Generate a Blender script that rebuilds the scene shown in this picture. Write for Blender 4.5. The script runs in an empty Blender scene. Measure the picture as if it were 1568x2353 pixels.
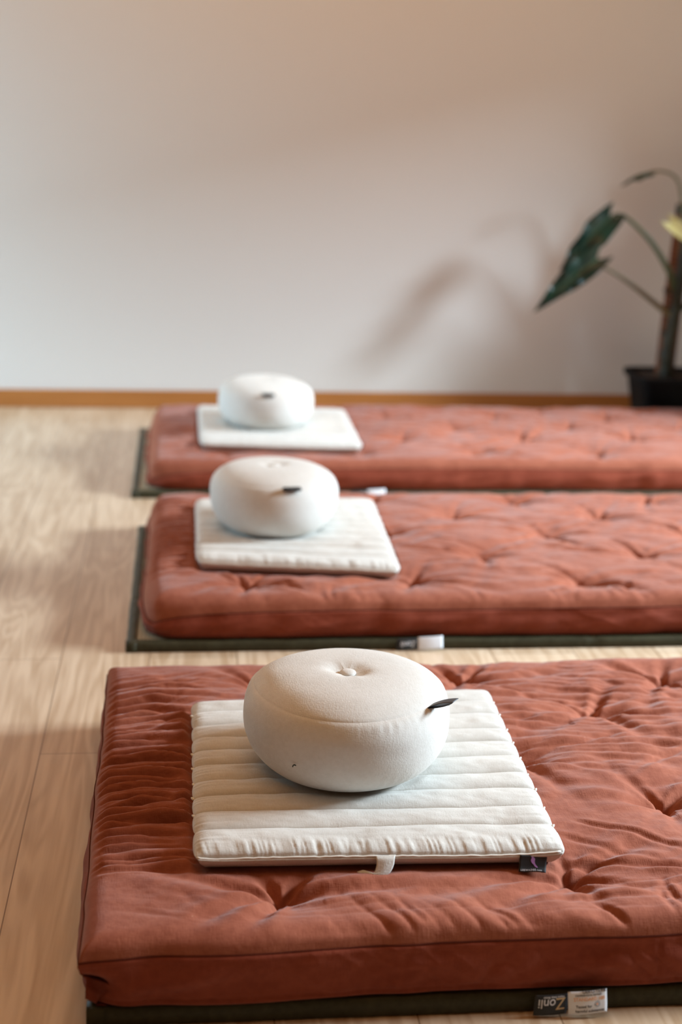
import bpy, math, random
import numpy as np
from mathutils import Matrix, Vector

S = bpy.context.scene
COL = S.collection
RNG = np.random.RandomState(7)

# ------------------------------------------------------------------ helpers
def link(o, parent=None):
    COL.objects.link(o)
    if parent: o.parent = parent
    return o

def mesh_obj(name, verts, faces, mat, parent=None, smooth=True):
    me = bpy.data.meshes.new(name)
    me.from_pydata([tuple(map(float, v)) for v in verts], [], [tuple(int(i) for i in f) for f in faces])
    me.update()
    if smooth:
        me.polygons.foreach_set('use_smooth', [True] * len(me.polygons))
    if mat: me.materials.append(mat)
    return link(bpy.data.objects.new(name, me), parent)

def thing(name, label, cat, group=None):
    o = bpy.data.objects.new(name, None)
    o.empty_display_size = .1
    link(o)
    o['label'] = label; o['category'] = cat
    if group: o['group'] = group
    return o

def grid_faces(n, m, off=0, wrap=False, flip=False):
    """n rows, m columns; wrap closes the columns"""
    i, j = np.meshgrid(np.arange(n - 1), np.arange(m if wrap else m - 1), indexing='ij')
    i = i.ravel(); j = j.ravel(); k = (j + 1) % m
    a = i * m + j; b = i * m + k; c = (i + 1) * m + k; d = (i + 1) * m + j
    F = np.stack([a, d, c, b] if flip else [a, b, c, d], 1) + off
    return F

def hash01(ix, iy, seed):
    v = np.sin(ix * 127.1 + iy * 311.7 + seed * 74.7) * 43758.5453
    return v - np.floor(v)

def noise(x, y, seed=0):
    """smooth value noise, -1..1"""
    ix = np.floor(x); iy = np.floor(y)
    fx = x - ix; fy = y - iy
    fx = fx * fx * fx * (fx * (fx * 6 - 15) + 10); fy = fy * fy * fy * (fy * (fy * 6 - 15) + 10)
    a = hash01(ix, iy, seed); b = hash01(ix + 1, iy, seed)
    c = hash01(ix, iy + 1, seed); d = hash01(ix + 1, iy + 1, seed)
    return 2 * ((a * (1 - fx) + b * fx) * (1 - fy) + (c * (1 - fx) + d * fx) * fy) - 1

def fbm(x, y, seed=0, o=3):
    s = 0; A = 1
    for k in range(o):
        s = s + A * noise(x, y, seed + 13 * k); x = x * 2.03; y = y * 2.03; A *= .5
    return s

def sstep(a, b, x):
    t = np.clip((x - a) / (b - a), 0, 1)
    return t * t * (3 - 2 * t)

# ------------------------------------------------------------------ materials
def new_mat(name):
    m = bpy.data.materials.new(name); m.use_nodes = True
    nt = m.node_tree
    b = nt.nodes['Principled BSDF']
    return m, nt, b

def plain(name, col, rough=.7, spec=.3, metal=0, sheen=0):
    m, nt, b = new_mat(name)
    b.inputs['Base Color'].default_value = (*col, 1)
    b.inputs['Roughness'].default_value = rough
    b.inputs['Specular IOR Level'].default_value = spec
    b.inputs['Metallic'].default_value = metal
    b.inputs['Sheen Weight'].default_value = sheen
    return m

def N(nt, typ, **kw):
    n = nt.nodes.new(typ)
    for k, v in kw.items(): setattr(n, k, v)
    return n

def fabric(name, col, col2, weave=900., bump=.25, sheen=.2, mottle=6., streak=(1, 1, 1), rough=.9, flecks=None, fuzz=0.):
    m, nt, b = new_mat(name)
    L = nt.links.new
    tc = N(nt, 'ShaderNodeTexCoord')
    mp = N(nt, 'ShaderNodeMapping'); mp.inputs['Scale'].default_value = streak
    L(tc.outputs['Object'], mp.inputs['Vector'])
    n1 = N(nt, 'ShaderNodeTexNoise'); n1.inputs['Scale'].default_value = mottle
    n1.inputs['Detail'].default_value = 6; n1.inputs['Roughness'].default_value = .65
    L(mp.outputs[0], n1.inputs['Vector'])
    n2 = N(nt, 'ShaderNodeTexNoise'); n2.inputs['Scale'].default_value = weave * .35
    n2.inputs['Detail'].default_value = 3
    L(mp.outputs[0], n2.inputs['Vector'])
    mix = N(nt, 'ShaderNodeMath', operation='MULTIPLY_ADD')
    mix.inputs[1].default_value = .45; L(n2.outputs['Fac'], mix.inputs[0]); 
    sc = N(nt, 'ShaderNodeMath', operation='MULTIPLY'); sc.inputs[1].default_value = .55
    L(n1.outputs['Fac'], sc.inputs[0]); L(sc.outputs[0], mix.inputs[2])
    cr = N(nt, 'ShaderNodeValToRGB')
    cr.color_ramp.elements[0].position = .36; cr.color_ramp.elements[0].color = (*col2, 1)
    cr.color_ramp.elements[1].position = .64; cr.color_ramp.elements[1].color = (*col, 1)
    L(mix.outputs[0], cr.inputs[0])
    out = cr.outputs[0]
    if flecks:
        v = N(nt, 'ShaderNodeTexVoronoi'); v.inputs['Scale'].default_value = flecks[1]
        L(tc.outputs['Object'], v.inputs['Vector'])
        lt = N(nt, 'ShaderNodeMath', operation='LESS_THAN'); lt.inputs[1].default_value = flecks[2]
        L(v.outputs['Distance'], lt.inputs[0])
        w = N(nt, 'ShaderNodeTexWhiteNoise'); L(v.outputs['Position'], w.inputs['Vector'])
        gt = N(nt, 'ShaderNodeMath', operation='GREATER_THAN'); gt.inputs[1].default_value = flecks[3]
        L(w.outputs['Value'], gt.inputs[0])
        mu = N(nt, 'ShaderNodeMath', operation='MULTIPLY'); L(lt.outputs[0], mu.inputs[0]); L(gt.outputs[0], mu.inputs[1])
        mx = N(nt, 'ShaderNodeMix', data_type='RGBA'); L(mu.outputs[0], mx.inputs['Factor'])
        L(out, mx.inputs['A']); mx.inputs['B'].default_value = (*flecks[0], 1)
        out = mx.outputs['Result']
    L(out, b.inputs['Base Color'])
    b.inputs['Roughness'].default_value = rough
    b.inputs['Specular IOR Level'].default_value = .12
    b.inputs['Sheen Weight'].default_value = sheen
    b.inputs['Sheen Roughness'].default_value = .45
    # woven threads
    w1 = N(nt, 'ShaderNodeTexNoise'); w2 = N(nt, 'ShaderNodeTexNoise')
    for w, sc_ in ((w1, (1.0, .12, .12)), (w2, (.12, 1.0, .8))):
        w.inputs['Scale'].default_value = weave * 2.6; w.inputs['Detail'].default_value = 1
        m2 = N(nt, 'ShaderNodeMapping'); m2.inputs['Scale'].default_value = sc_
        L(tc.outputs['Object'], m2.inputs['Vector']); L(m2.outputs[0], w.inputs['Vector'])
    ad = N(nt, 'ShaderNodeMath', operation='ADD'); L(w1.outputs['Fac'], ad.inputs[0]); L(w2.outputs['Fac'], ad.inputs[1])
    n3 = N(nt, 'ShaderNodeTexNoise'); n3.inputs['Scale'].default_value = weave * .8; n3.inputs['Detail'].default_value = 4
    L(tc.outputs['Object'], n3.inputs['Vector'])
    ad2 = N(nt, 'ShaderNodeMath', operation='MULTIPLY_ADD'); ad2.inputs[1].default_value = 1.5
    L(n3.outputs['Fac'], ad2.inputs[0]); L(ad.outputs[0], ad2.inputs[2])
    bp = N(nt, 'ShaderNodeBump'); bp.inputs['Strength'].default_value = bump; bp.inputs['Distance'].default_value = .0006
    L(ad2.outputs[0], bp.inputs['Height']); L(bp.outputs[0], b.inputs['Normal'])
    return m

def build_materials():
    M = {}
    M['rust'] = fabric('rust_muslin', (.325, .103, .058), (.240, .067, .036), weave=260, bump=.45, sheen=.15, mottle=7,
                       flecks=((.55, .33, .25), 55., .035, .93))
    M['rust_side_shade'] = fabric('rust_muslin_side_shade', (.235, .052, .026), (.18, .036, .018), weave=260, bump=.4, sheen=.1, mottle=6)  # same cloth as the top, colour darkened to paint in the sides' shade
    M['thread'] = plain('rust_thread', (.07, .016, .010), 1., .0)
    M['cream'] = fabric('cream_cotton', (.70, .68, .64), (.635, .61, .565), weave=420, bump=.35, sheen=.12, mottle=14,
                        flecks=((.22, .15, .09), 190., .05, .955))
    M['cream_pad'] = fabric('cream_cotton_pad', (.62, .60, .56), (.565, .54, .495), weave=420, bump=.35, sheen=.12, mottle=10,
                            streak=(3, 1, 1), flecks=((.25, .18, .11), 170., .045, .97))
    M['cream_cord'] = plain('cream_cord', (.80, .77, .71), .9, .1)
    M['black_label'] = plain('black_label', (.012, .013, .015), .55, .4, sheen=.15)
    M['white_label'] = plain('white_label', (.74, .76, .80), .5, .4)
    M['grey_label'] = plain('dark_grey_tag', (.06, .062, .07), .5, .5)
    M['ink_white'] = plain('white_lettering', (.72, .72, .74), .6)
    M['ink_gold'] = plain('gold_lettering', (.55, .38, .20), .6)
    M['ink_black'] = plain('black_lettering', (.03, .03, .035), .6)
    M['ink_orange'] = plain('orange_lettering', (.85, .42, .22), .6)
    M['purple'] = plain('purple_logo', (.42, .24, .62), .6)
    M['speck'] = plain('dark_speck', (.02, .03, .025), .8)
    # plant
    def leafmat(name, a, c, rough=.35):
        m, nt, b = new_mat(name); L = nt.links.new
        tc = N(nt, 'ShaderNodeTexCoord'); n = N(nt, 'ShaderNodeTexNoise'); n.inputs['Scale'].default_value = 14
        L(tc.outputs['Object'], n.inputs['Vector'])
        cr = N(nt, 'ShaderNodeValToRGB'); cr.color_ramp.elements[0].color = (*a, 1); cr.color_ramp.elements[1].color = (*c, 1)
        cr.color_ramp.elements[0].position = .35; cr.color_ramp.elements[1].position = .7
        L(n.outputs['Fac'], cr.inputs[0]); L(cr.outputs[0], b.inputs['Base Color'])
        b.inputs['Roughness'].default_value = rough; b.inputs['Specular IOR Level'].default_value = .35
        return m
    M['leaf'] = leafmat('dark_green_leaf', (.004, .013, .009), (.008, .032, .018))
    M['vein'] = plain('leaf_vein', (.05, .11, .05), .5)
    M['petiole'] = leafmat('green_petiole', (.03, .05, .018), (.06, .075, .025), .5)
    M['petiole_tan'] = leafmat('tan_petiole', (.09, .08, .04), (.15, .12, .06), .5)
    M['stem'] = leafmat('dark_stem', (.01, .014, .009), (.03, .032, .018), .6)
    M['yellow_leaf'] = leafmat('yellow_leaf', (.55, .50, .20), (.62, .60, .30), .5)
    M['pot'] = plain('black_pot', (.003, .003, .0034), .6, .12)
    M['soil'] = leafmat('dark_soil', (.02, .012, .008), (.05, .03, .02), .95)
    # coir pole
    m, nt, b = new_mat('coir_pole'); L = nt.links.new
    tc = N(nt, 'ShaderNodeTexCoord'); w = N(nt, 'ShaderNodeTexWave', wave_type='BANDS', bands_direction='Z')
    w.inputs['Scale'].default_value = 18; w.inputs['Distortion'].default_value = 6; w.inputs['Detail'].default_value = 4
    L(tc.outputs['Object'], w.inputs['Vector'])
    cr = N(nt, 'ShaderNodeValToRGB'); cr.color_ramp.elements[0].color = (.07, .022, .010, 1); cr.color_ramp.elements[1].color = (.19, .07, .03, 1)
    L(w.outputs['Fac'], cr.inputs[0]); L(cr.outputs[0], b.inputs['Base Color']); b.inputs['Roughness'].default_value = .95
    bp = N(nt, 'ShaderNodeBump'); bp.inputs['Strength'].default_value = .8; L(w.outputs['Fac'], bp.inputs['Height']); L(bp.outputs[0], b.inputs['Normal'])
    M['coir'] = m
    # rush weave
    m, nt, b = new_mat('rush_weave'); L = nt.links.new
    tc = N(nt, 'ShaderNodeTexCoord')
    w = N(nt, 'ShaderNodeTexWave', wave_type='BANDS', bands_direction='X'); w.inputs['Scale'].default_value = 38; w.inputs['Distortion'].default_value = .3
    w2 = N(nt, 'ShaderNodeTexWave', wave_type='BANDS', bands_direction='Y'); w2.inputs['Scale'].default_value = 120
    L(tc.outputs['Object'], w.inputs['Vector']); L(tc.outputs['Object'], w2.inputs['Vector'])
    cr = N(nt, 'ShaderNodeValToRGB'); cr.color_ramp.elements[0].color = (.13, .10, .055, 1); cr.color_ramp.elements[1].color = (.46, .40, .27, 1)
    cr.color_ramp.elements[1].position = .6
    L(w.outputs['Fac'], cr.inputs[0]); L(cr.outputs[0], b.inputs['Base Color']); b.inputs['Roughness'].default_value = .7
    ad = N(nt, 'ShaderNodeMath', operation='ADD'); L(w.outputs['Fac'], ad.inputs[0]); L(w2.outputs['Fac'], ad.inputs[1])
    bp = N(nt, 'ShaderNodeBump'); bp.inputs['Strength'].default_value = .5; bp.inputs['Distance'].default_value = .001
    L(ad.outputs[0], bp.inputs['Height']); L(bp.outputs[0], b.inputs['Normal'])
    M['rush'] = m
    M['olive'] = fabric('olive_border_cloth', (.060, .056, .032), (.036, .034, .020), weave=300, bump=.3, sheen=.0, mottle=8, rough=.42)
    # floor
    m, nt, b = new_mat('oak_floor'); L = nt.links.new
    tc = N(nt, 'ShaderNodeTexCoord')
    sep = N(nt, 'ShaderNodeSeparateXYZ'); L(tc.outputs['Object'], sep.inputs[0])
    cmb = N(nt, 'ShaderNodeCombineXYZ'); L(sep.outputs['Y'], cmb.inputs['X'])
    ax = N(nt, 'ShaderNodeMath', operation='ADD'); ax.inputs[1].default_value = .25 + .183 * 20
    L(sep.outputs['X'], ax.inputs[0]); L(ax.outputs[0], cmb.inputs['Y'])
    off = N(nt, 'ShaderNodeVectorMath', operation='ADD'); off.inputs[1].default_value = (10.93, 0, 0)
    L(cmb.outputs[0], off.inputs[0])
    br = N(nt, 'ShaderNodeTexBrick'); br.offset = .37; br.offset_frequency = 2
    br.inputs['Scale'].default_value = 1; br.inputs['Brick Width'].default_value = 1.25; br.inputs['Row Height'].default_value = .183
    br.inputs['Mortar Size'].default_value = .0011; br.inputs['Mortar Smooth'].default_value = .2
    br.inputs['Color1'].default_value = (0, 0, 0, 1); br.inputs['Color2'].default_value = (1, 1, 1, 1); br.inputs['Mortar'].default_value = (.5, .5, .5, 1)
    br.inputs['Bias'].default_value = 0
    L(off.outputs[0], br.inputs['Vector'])
    # grain: shift the pattern for each plank
    row = N(nt, 'ShaderNodeMath', operation='DIVIDE'); row.inputs[1].default_value = .183; L(ax.outputs[0], row.inputs[0])
    fl = N(nt, 'ShaderNodeMath', operation='FLOOR'); L(row.outputs[0], fl.inputs[0])
    mu = N(nt, 'ShaderNodeMath', operation='MULTIPLY'); mu.inputs[1].default_value = 3.71; L(fl.outputs[0], mu.inputs[0])
    gv = N(nt, 'ShaderNodeCombineXYZ'); L(sep.outputs['X'], gv.inputs['X']); L(sep.outputs['Y'], gv.inputs['Y']); L(mu.outputs[0], gv.inputs['Z'])
    mp = N(nt, 'ShaderNodeMapping'); mp.inputs['Scale'].default_value = (13, 1.1, 1); L(gv.outputs[0], mp.inputs['Vector'])
    g1 = N(nt, 'ShaderNodeTexNoise'); g1.inputs['Scale'].default_value = 1.0; g1.inputs['Detail'].default_value = 3; g1.inputs['Distortion'].default_value = .4
    L(mp.outputs[0], g1.inputs['Vector'])
    ml = N(nt, 'ShaderNodeMath', operation='MULTIPLY'); ml.inputs[1].default_value = 16; L(g1.outputs['Fac'], ml.inputs[0])
    sn = N(nt, 'ShaderNodeMath', operation='SINE'); 
    ml2 = N(nt, 'ShaderNodeMath', operation='MULTIPLY'); ml2.inputs[1].default_value = 3.5; L(ml.outputs[0], ml2.inputs[0]); L(ml2.outputs[0], sn.inputs[0])
    mp2 = N(nt, 'ShaderNodeMapping'); mp2.inputs['Scale'].default_value = (70, 3, 1); L(gv.outputs[0], mp2.inputs['Vector'])
    g2 = N(nt, 'ShaderNodeTexNoise'); g2.inputs['Scale'].default_value = 1.0; g2.inputs['Detail'].default_value = 5
    L(mp2.outputs[0], g2.inputs['Vector'])
    c1 = N(nt, 'ShaderNodeValToRGB')
    c1.color_ramp.elements[0].color = (.43, .285, .17, 1); c1.color_ramp.elements[1].color = (.64, .49, .345, 1)
    c1.color_ramp.elements[0].position = .3; c1.color_ramp.elements[1].position = .7
    s1 = N(nt, 'ShaderNodeMath', operation='MULTIPLY_ADD'); s1.inputs[1].default_value = .11; L(sn.outputs[0], s1.inputs[0])
    s2 = N(nt, 'ShaderNodeMath', operation='MULTIPLY_ADD'); s2.inputs[1].default_value = .55; L(g2.outputs['Fac'], s2.inputs[0])
    s3 = N(nt, 'ShaderNodeMath', operation='MULTIPLY_ADD'); s3.inputs[1].default_value = .22; s3.inputs[2].default_value = .0
    L(br.outputs['Color'], s3.inputs[0])
    s4 = N(nt, 'ShaderNodeMath', operation='MULTIPLY_ADD'); s4.inputs[1].default_value = .25; L(g1.outputs['Fac'], s4.inputs[0]); L(s3.outputs[0], s4.inputs[2])
    L(s4.outputs[0], s2.inputs[2]); L(s2.outputs[0], s1.inputs[2]); L(s1.outputs[0], c1.inputs[0])
    mx = N(nt, 'ShaderNodeMix', data_type='RGBA'); L(br.outputs['Fac'], mx.inputs['Factor']); L(c1.outputs[0], mx.inputs['A'])
    mx.inputs['B'].default_value = (.22, .13, .07, 1)
    L(mx.outputs['Result'], b.inputs['Base Color'])
    b.inputs['Roughness'].default_value = .30; b.inputs['Specular IOR Level'].default_value = .6
    bp = N(nt, 'ShaderNodeBump'); bp.inputs['Strength'].default_value = .15; bp.inputs['Distance'].default_value = .001
    L(g2.outputs['Fac'], bp.inputs['Height']); L(bp.outputs[0], b.inputs['Normal'])
    M['floor'] = m
    # wall paint
    m, nt, b = new_mat('wall_paint'); L = nt.links.new
    tc = N(nt, 'ShaderNodeTexCoord'); n = N(nt, 'ShaderNodeTexNoise'); n.inputs['Scale'].default_value = 220; n.inputs['Detail'].default_value = 3
    L(tc.outputs['Object'], n.inputs['Vector'])
    b.inputs['Base Color'].default_value = (.675, .655, .63, 1); b.inputs['Roughness'].default_value = .85; b.inputs['Specular IOR Level'].default_value = .2
    bp = N(nt, 'ShaderNodeBump'); bp.inputs['Strength'].default_value = .15; bp.inputs['Distance'].default_value = .001
    L(n.outputs['Fac'], bp.inputs['Height']); L(bp.outputs[0], b.inputs['Normal'])
    M['wall'] = m
    # skirting wood
    m, nt, b = new_mat('skirting_wood'); L = nt.links.new
    tc = N(nt, 'ShaderNodeTexCoord'); mp = N(nt, 'ShaderNodeMapping'); mp.inputs['Scale'].default_value = (2, 20, 30)
    L(tc.outputs['Object'], mp.inputs['Vector']); n = N(nt, 'ShaderNodeTexNoise'); n.inputs['Scale'].default_value = 2; n.inputs['Detail'].default_value = 4
    L(mp.outputs[0], n.inputs['Vector'])
    cr = N(nt, 'ShaderNodeValToRGB'); cr.color_ramp.elements[0].color = (.31, .105, .022, 1); cr.color_ramp.elements[1].color = (.46, .19, .05, 1)
    L(n.outputs['Fac'], cr.inputs[0]); L(cr.outputs[0], b.inputs['Base Color']); b.inputs['Roughness'].default_value = .4
    M['skirting'] = m
    return M

M = build_materials()

# ------------------------------------------------------------------ futon
TX_A, TX_B, TP = .140, .334, .386           # tuft columns (two staggered sets) and pitch

def make_futon(label, x0, x1, y0, y1, seam, zb, ang, seed, res_x, res_y, soft, idx, press, zpad):
    """seam: height of the upper seam above the floor; zb: underside; local origin = front left corner"""
    R = thing('futon_mattress', label, 'futon', 'rust futons laid out in rows')
    L = x1 - x0; W = y1 - y0
    rs = np.random.RandomState(seed)
    # denser samples towards the rims
    def axis(n, ln):
        t = np.linspace(0, 1, n)
        return ln * (t - .10 * np.sin(2 * np.pi * t) / (2 * np.pi) * 2)
    nx = int(L / res_x) + 1; ny = int(W / res_y) + 1
    xs = axis(nx, L); ys = axis(ny, W)
    X, Y = np.meshgrid(xs, ys)                # rows = y
    d = np.minimum(np.minimum(X, L - X), np.minimum(Y, W - Y))
    puff = .020 + .006 * soft
    rr = .030 + .008 * soft
    # a rounded shoulder with a faint pillow
    q = np.clip(d / rr, 0, 1)
    H = puff * np.sqrt(1 - (1 - q) ** 2 + 1e-9)
    H += .008 * (1 - np.exp(-d / .12))
    # tufts
    rows = [(.120, 0), (.310, 1), (.475, 0), (.655, 1), (.820, 0)]
    T = []
    for ry, st in rows:
        if ry > W - .05: continue
        bx = TX_B if st else TX_A
        k = -1
        while True:
            tx = bx - (x0 + .12 if idx == 0 else 0) * 0 - x0 + k * TP
            k += 1
            if tx < .10: continue
            if tx > L - .1: break
            T.append((tx + rs.uniform(-.012, .012), ry + rs.uniform(-.012, .012)))
    edge = sstep(0, .09, d)
    for tx, ty in T:
        dx = X - tx; dy = Y - ty
        m = (np.abs(dx) < .34) & (np.abs(dy) < .30)
        dxm = dx[m]; dym = dy[m]
        r = np.sqrt(dxm ** 2 + dym ** 2) + 1e-6
        dep = -.028 * np.exp(-r / .016) - .015 * np.exp(-(r / .06) ** 2)
        n = rs.randint(5, 8)
        base = rs.uniform(0, 6.28)
        for k in range(n):
            # folds favour the length of the futon
            a = base + k * 2 * math.pi / n + rs.uniform(-.35, .35)
            a = a - .28 * math.sin(2 * a)
            ln = rs.uniform(.05, .11) * (1 + .8 * abs(math.cos(a)))
            wd = rs.uniform(.003, .006)
            amp = rs.uniform(.005, .012)
            curv = rs.uniform(-2.2, 2.2)
            u = dxm * math.cos(a) + dym * math.sin(a)
            v = -dxm * math.sin(a) + dym * math.cos(a) + curv * u * u
            ww = wd + .10 * np.clip(u, 0, 1)
            f = sstep(-.004, .012, u) * np.exp(-np.clip(u, 0, 9) / ln)
            dep += -amp * f * np.exp(-(v / ww) ** 2) + .45 * amp * f * np.exp(-((np.abs(v) - 1.7 * ww) / ww) ** 2)
        H[m] += dep * np.clip(d[m] / .05, 0, 1)
    # long folds running along the futon
    wx = X + .05 * noise(X * 4, Y * 5, seed + 3); wy = Y + .032 * noise(X * 4.2, Y * 5, seed + 4) + .006 * noise(X * 9, Y * 9, seed + 8) + .03 * noise(X * 1.3, Y * 2, seed + 9)
    long1 = np.abs(noise(wx * 3.2, wy * 36, seed + 5)) ** .65
    long2 = np.abs(noise(wx * 6.0, wy * 62, seed + 6)) ** .8
    patch = sstep(-.25, .55, noise(X * 2.6, Y * 3.2, seed + 7))
    left = np.exp(-(np.clip(X - .10, 0, 9) / .10)) * sstep(.20, .34, Y) * sstep(0.0, .10, W - Y)
    amp = (.0078 * patch * edge + .005 * left * sstep(0, .02, d)) * (1 - .85 * press(X + x0, Y + y0))
    H += amp * (long1 - .45) + .55 * amp * (long2 - .45)
    def crease(cx, cy, a, ln, wd, amp_, curv):
        dx = X - cx; dy = Y - cy
        m = (dx * dx + dy * dy) < (ln * 1.15 + .03) ** 2
        u = dx[m] * math.cos(a) + dy[m] * math.sin(a)
        v = -dx[m] * math.sin(a) + dy[m] * math.cos(a) + curv * u * u + .002 * np.sin(u * 60 + cx * 90)
        f = sstep(-.02, .02, u) * (1 - sstep(.45 * ln, ln, u))
        ww = wd * (1 + 3 * np.clip(u, 0, 1))
        side = np.where(v > 0, 1.0, .55)
        H[m] += amp_ * f * (-np.exp(-(v / ww) ** 2) + .55 * side * np.exp(-((np.abs(v) - 1.9 * ww) / (1.15 * ww)) ** 2)) * np.clip(d[m] / .02, 0, 1)
    if idx < 2:
        y_ = .17
        while y_ < W - .10:
            dens = math.exp(-((y_ - .46) / .26) ** 2)
            crease(rs.uniform(-.010, .020), y_, rs.uniform(-.10, .10), rs.uniform(.14, .26), rs.uniform(.0034, .0056), (.0055 + .0085 * dens) * rs.uniform(.55, 1.1), rs.uniform(-.7, .7))
            if rs.rand() < .5: crease(rs.uniform(.05, .12), y_ + rs.uniform(-.02, .02), rs.uniform(-.3, .3), rs.uniform(.05, .11), .0035, .0035, rs.uniform(-3, 3))
            y_ += rs.uniform(.015, .032)
        for k in range(70):
            crease(rs.uniform(.45, L - .3), rs.uniform(.08, W - .12), rs.choice([0, math.pi]) + rs.normal(0, .28), rs.uniform(.08, .26), rs.uniform(.0035, .0065), rs.uniform(.0015, .0048), rs.uniform(-1.2, 1.2))
        for k in range(13):
            crease(rs.uniform(.3, L - .3), rs.uniform(.03, .11), -math.pi / 2 + rs.uniform(-.2, .75), rs.uniform(.07, .12), rs.uniform(.0035, .005), rs.uniform(.0015, .0034), rs.uniform(-2, 2))
    # gathers that run towards the front and back rims
    fr = np.exp(-(np.minimum(Y, W - Y) / .07)) * sstep(.18, .40, X)
    sk = X + .55 * Y * np.where(Y < W / 2, 1, -1) + .03 * noise(X * 5, Y * 8, seed + 21)
    ga = np.abs(noise(sk * 16, Y * 3, seed + 22)) ** .8
    gb = np.abs(noise(sk * 34, Y * 4, seed + 23)) ** .8
    gp = sstep(-.3, .5, noise(X * 4, Y * .5 + 3, seed + 24))
    H += fr * (.0060 * (ga - .45) + .0040 * (gb - .45)) * (.35 + gp) * sstep(0, .012, d)
    # soft creasing over the whole cloth
    H += (.0026 * fbm(X * 9, Y * 12, seed + 30, 3) + .0013 * fbm(wx * 28, wy * 46, seed + 31, 2)) * edge
    H += .004 * fbm(X * 2.2, Y * 2.6, seed + 33, 2) * edge
    # resting pad flattens the cloth below it
    pr = press(X + x0, Y + y0)
    # outline
    wob = lambda t, s: .0045 * fbm(t * 5, t * 0 + s, seed + 40, 2) + .002 * noise(t * 22, t * 0 + s, seed + 41)
    gx = X.copy(); gy = Y.copy()
    fall = lambda e: np.exp(-e / .03)
    gx += wob(Y, 1.5) * fall(X) + wob(Y, 7.5) * fall(L - X)
    gy += wob(X, 3.5) * fall(Y) + wob(X, 9.5) * fall(W - Y)
    cr = (-.001 if idx == 0 else .021)
    for sx, sy in ((0, 0), (1, 0), (0, 1), (1, 1)):
        ex = (L - X) if sx else X; ey = (W - Y) if sy else Y
        k = np.exp(-(ex + ey) / .035) * cr
        gx += k * (-1 if sx else 1); gy += k * (-1 if sy else 1)
    sl = lambda gxx: 0
    zseam = seam + .004 * noise(X * 3, Y * 3, seed + 50) - .006 * np.exp(-(X + Y) / .05)
    Z = (zseam + H) * (1 - pr) + (zpad - .0012) * pr
    qq = np.clip(d / .075, 0, 1); qq = np.sqrt(1 - (1 - qq) ** 2)
    Z -= soft * .030 * np.exp(-X / .11) * (1 - qq)
    # stitched groove
    Z -= .0020 * np.exp(-(d / .003) ** 2)
    P = np.stack([gx, gy, Z], -1).reshape(-1, 3)
    F = grid_faces(ny, nx)
    top = mesh_obj('top_panel', P, F, M['rust'], R)
    # boundary loop (counter-clockwise)
    idxs = [j for j in range(nx)] + [i * nx + nx - 1 for i in range(1, ny)] + \
           [(ny - 1) * nx + j for j in range(nx - 2, -1, -1)] + [i * nx for i in range(ny - 2, 0, -1)]
    B = P[idxs]; n = len(B)
    tx = np.roll(B[:, :2], -1, 0) - np.roll(B[:, :2], 1, 0)
    for _ in range(3): tx = tx + np.roll(tx, 1, 0) + np.roll(tx, -1, 0)
    tl = np.linalg.norm(tx, axis=1, keepdims=True); tx /= tl
    nr = np.stack([tx[:, 1], -tx[:, 0]], 1)
    arc = np.concatenate([[0], np.cumsum(np.linalg.norm(np.diff(B[:, :2], axis=0), axis=1))])
    bx, by = B[:, 0], B[:, 1]
    cd = np.minimum.reduce([np.hypot(bx - cx, by - cy) for cx in (0, L) for cy in (0, W)])
    pinch = np.exp(-(cd / .035) ** 2)
    ns = 26
    ring = []
    for k in range(ns):
        s = k / (ns - 1)
        o = (.006 + .004 * soft) * math.sin(math.pi * min(1, s * 1.02)) ** .75
        o = o + .0016 * (math.exp(-((s - .07) / .05) ** 2))       # swell just under the seam
        g = .0030 * noise(arc * 22 + 2 * s, s * 2.2 + arc * 0, seed + 60) + .0045 * fbm(arc * 7 + s, s * 1.5 + arc * 0, seed + 61, 2)
        v = -.0030 * np.abs(noise(arc * 30 - 3 * s, s * 1.2 + arc * 0, seed + 62)) ** .5 * sstep(0, .8, noise(arc * 3, arc * 0 + 1, seed + 63))
        if idx == 0:
            fm = sstep(.28, .5, arc) * (1 - sstep(1.5, 1.8, arc))
            tk = arc + .10 * (s - .5) * noise(arc * 6, arc * 0 + 2, seed + 66) + .01 * s
            v = v + fm * .0060 * (np.abs(noise(tk * 26, s * 1.1 + arc * 0, seed + 64)) ** .7 - .45) * (.3 + .7 * math.sin(math.pi * s))
            v = v - .0022 * np.exp(-((arc - .738) / .0022) ** 2)
        off = o + (g + v) * math.sin(math.pi * s) ** .6
        off -= pinch * (.034 * math.exp(-((s - .60) / .22) ** 2)) * (1 if idx == 0 else .25)
        off -= pinch * (.020 if idx == 0 else .008) * s
        # lower seam
        off -= .0035 * math.exp(-((s - .90) / .018) ** 2)
        off += .0025 * math.exp(-((s - .95) / .03) ** 2)
        z = B[:, 2] * (1 - s) + zb * s
        ring.append(np.concatenate([B[:, :2] + nr * np.atleast_1d(off)[:, None], z[:, None]], 1))
    # underside
    c = np.array([L / 2, W / 2])
    last = ring[-1]
    for q in (.012, .05):
        u = last.copy(); u[:, :2] += -nr * q; u[:, 2] = zb - .0012
        ring.append(u)
    P2 = np.concatenate(ring); F2 = [tuple(f) for f in grid_faces(len(ring), n, 0, True, True)]
    F2.append(tuple(range((len(ring) - 1) * n, len(ring) * n)))
    mesh_obj('side_band', P2, F2, M['rust_side_shade'], R)
    # seam thread: thin recessed piping all round
    tube('seam_stitching', [(p[0] + nn[0] * .0006, p[1] + nn[1] * .0006, p[2] - .0010) for p, nn in list(zip(B, nr))[::2]], (.0011 if idx == 0 else .0019), M['thread'], R, closed=True, sides=5)
    R.location = (x0, y0, 0); R.rotation_euler = (0, 0, ang)
    return R, T

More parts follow.
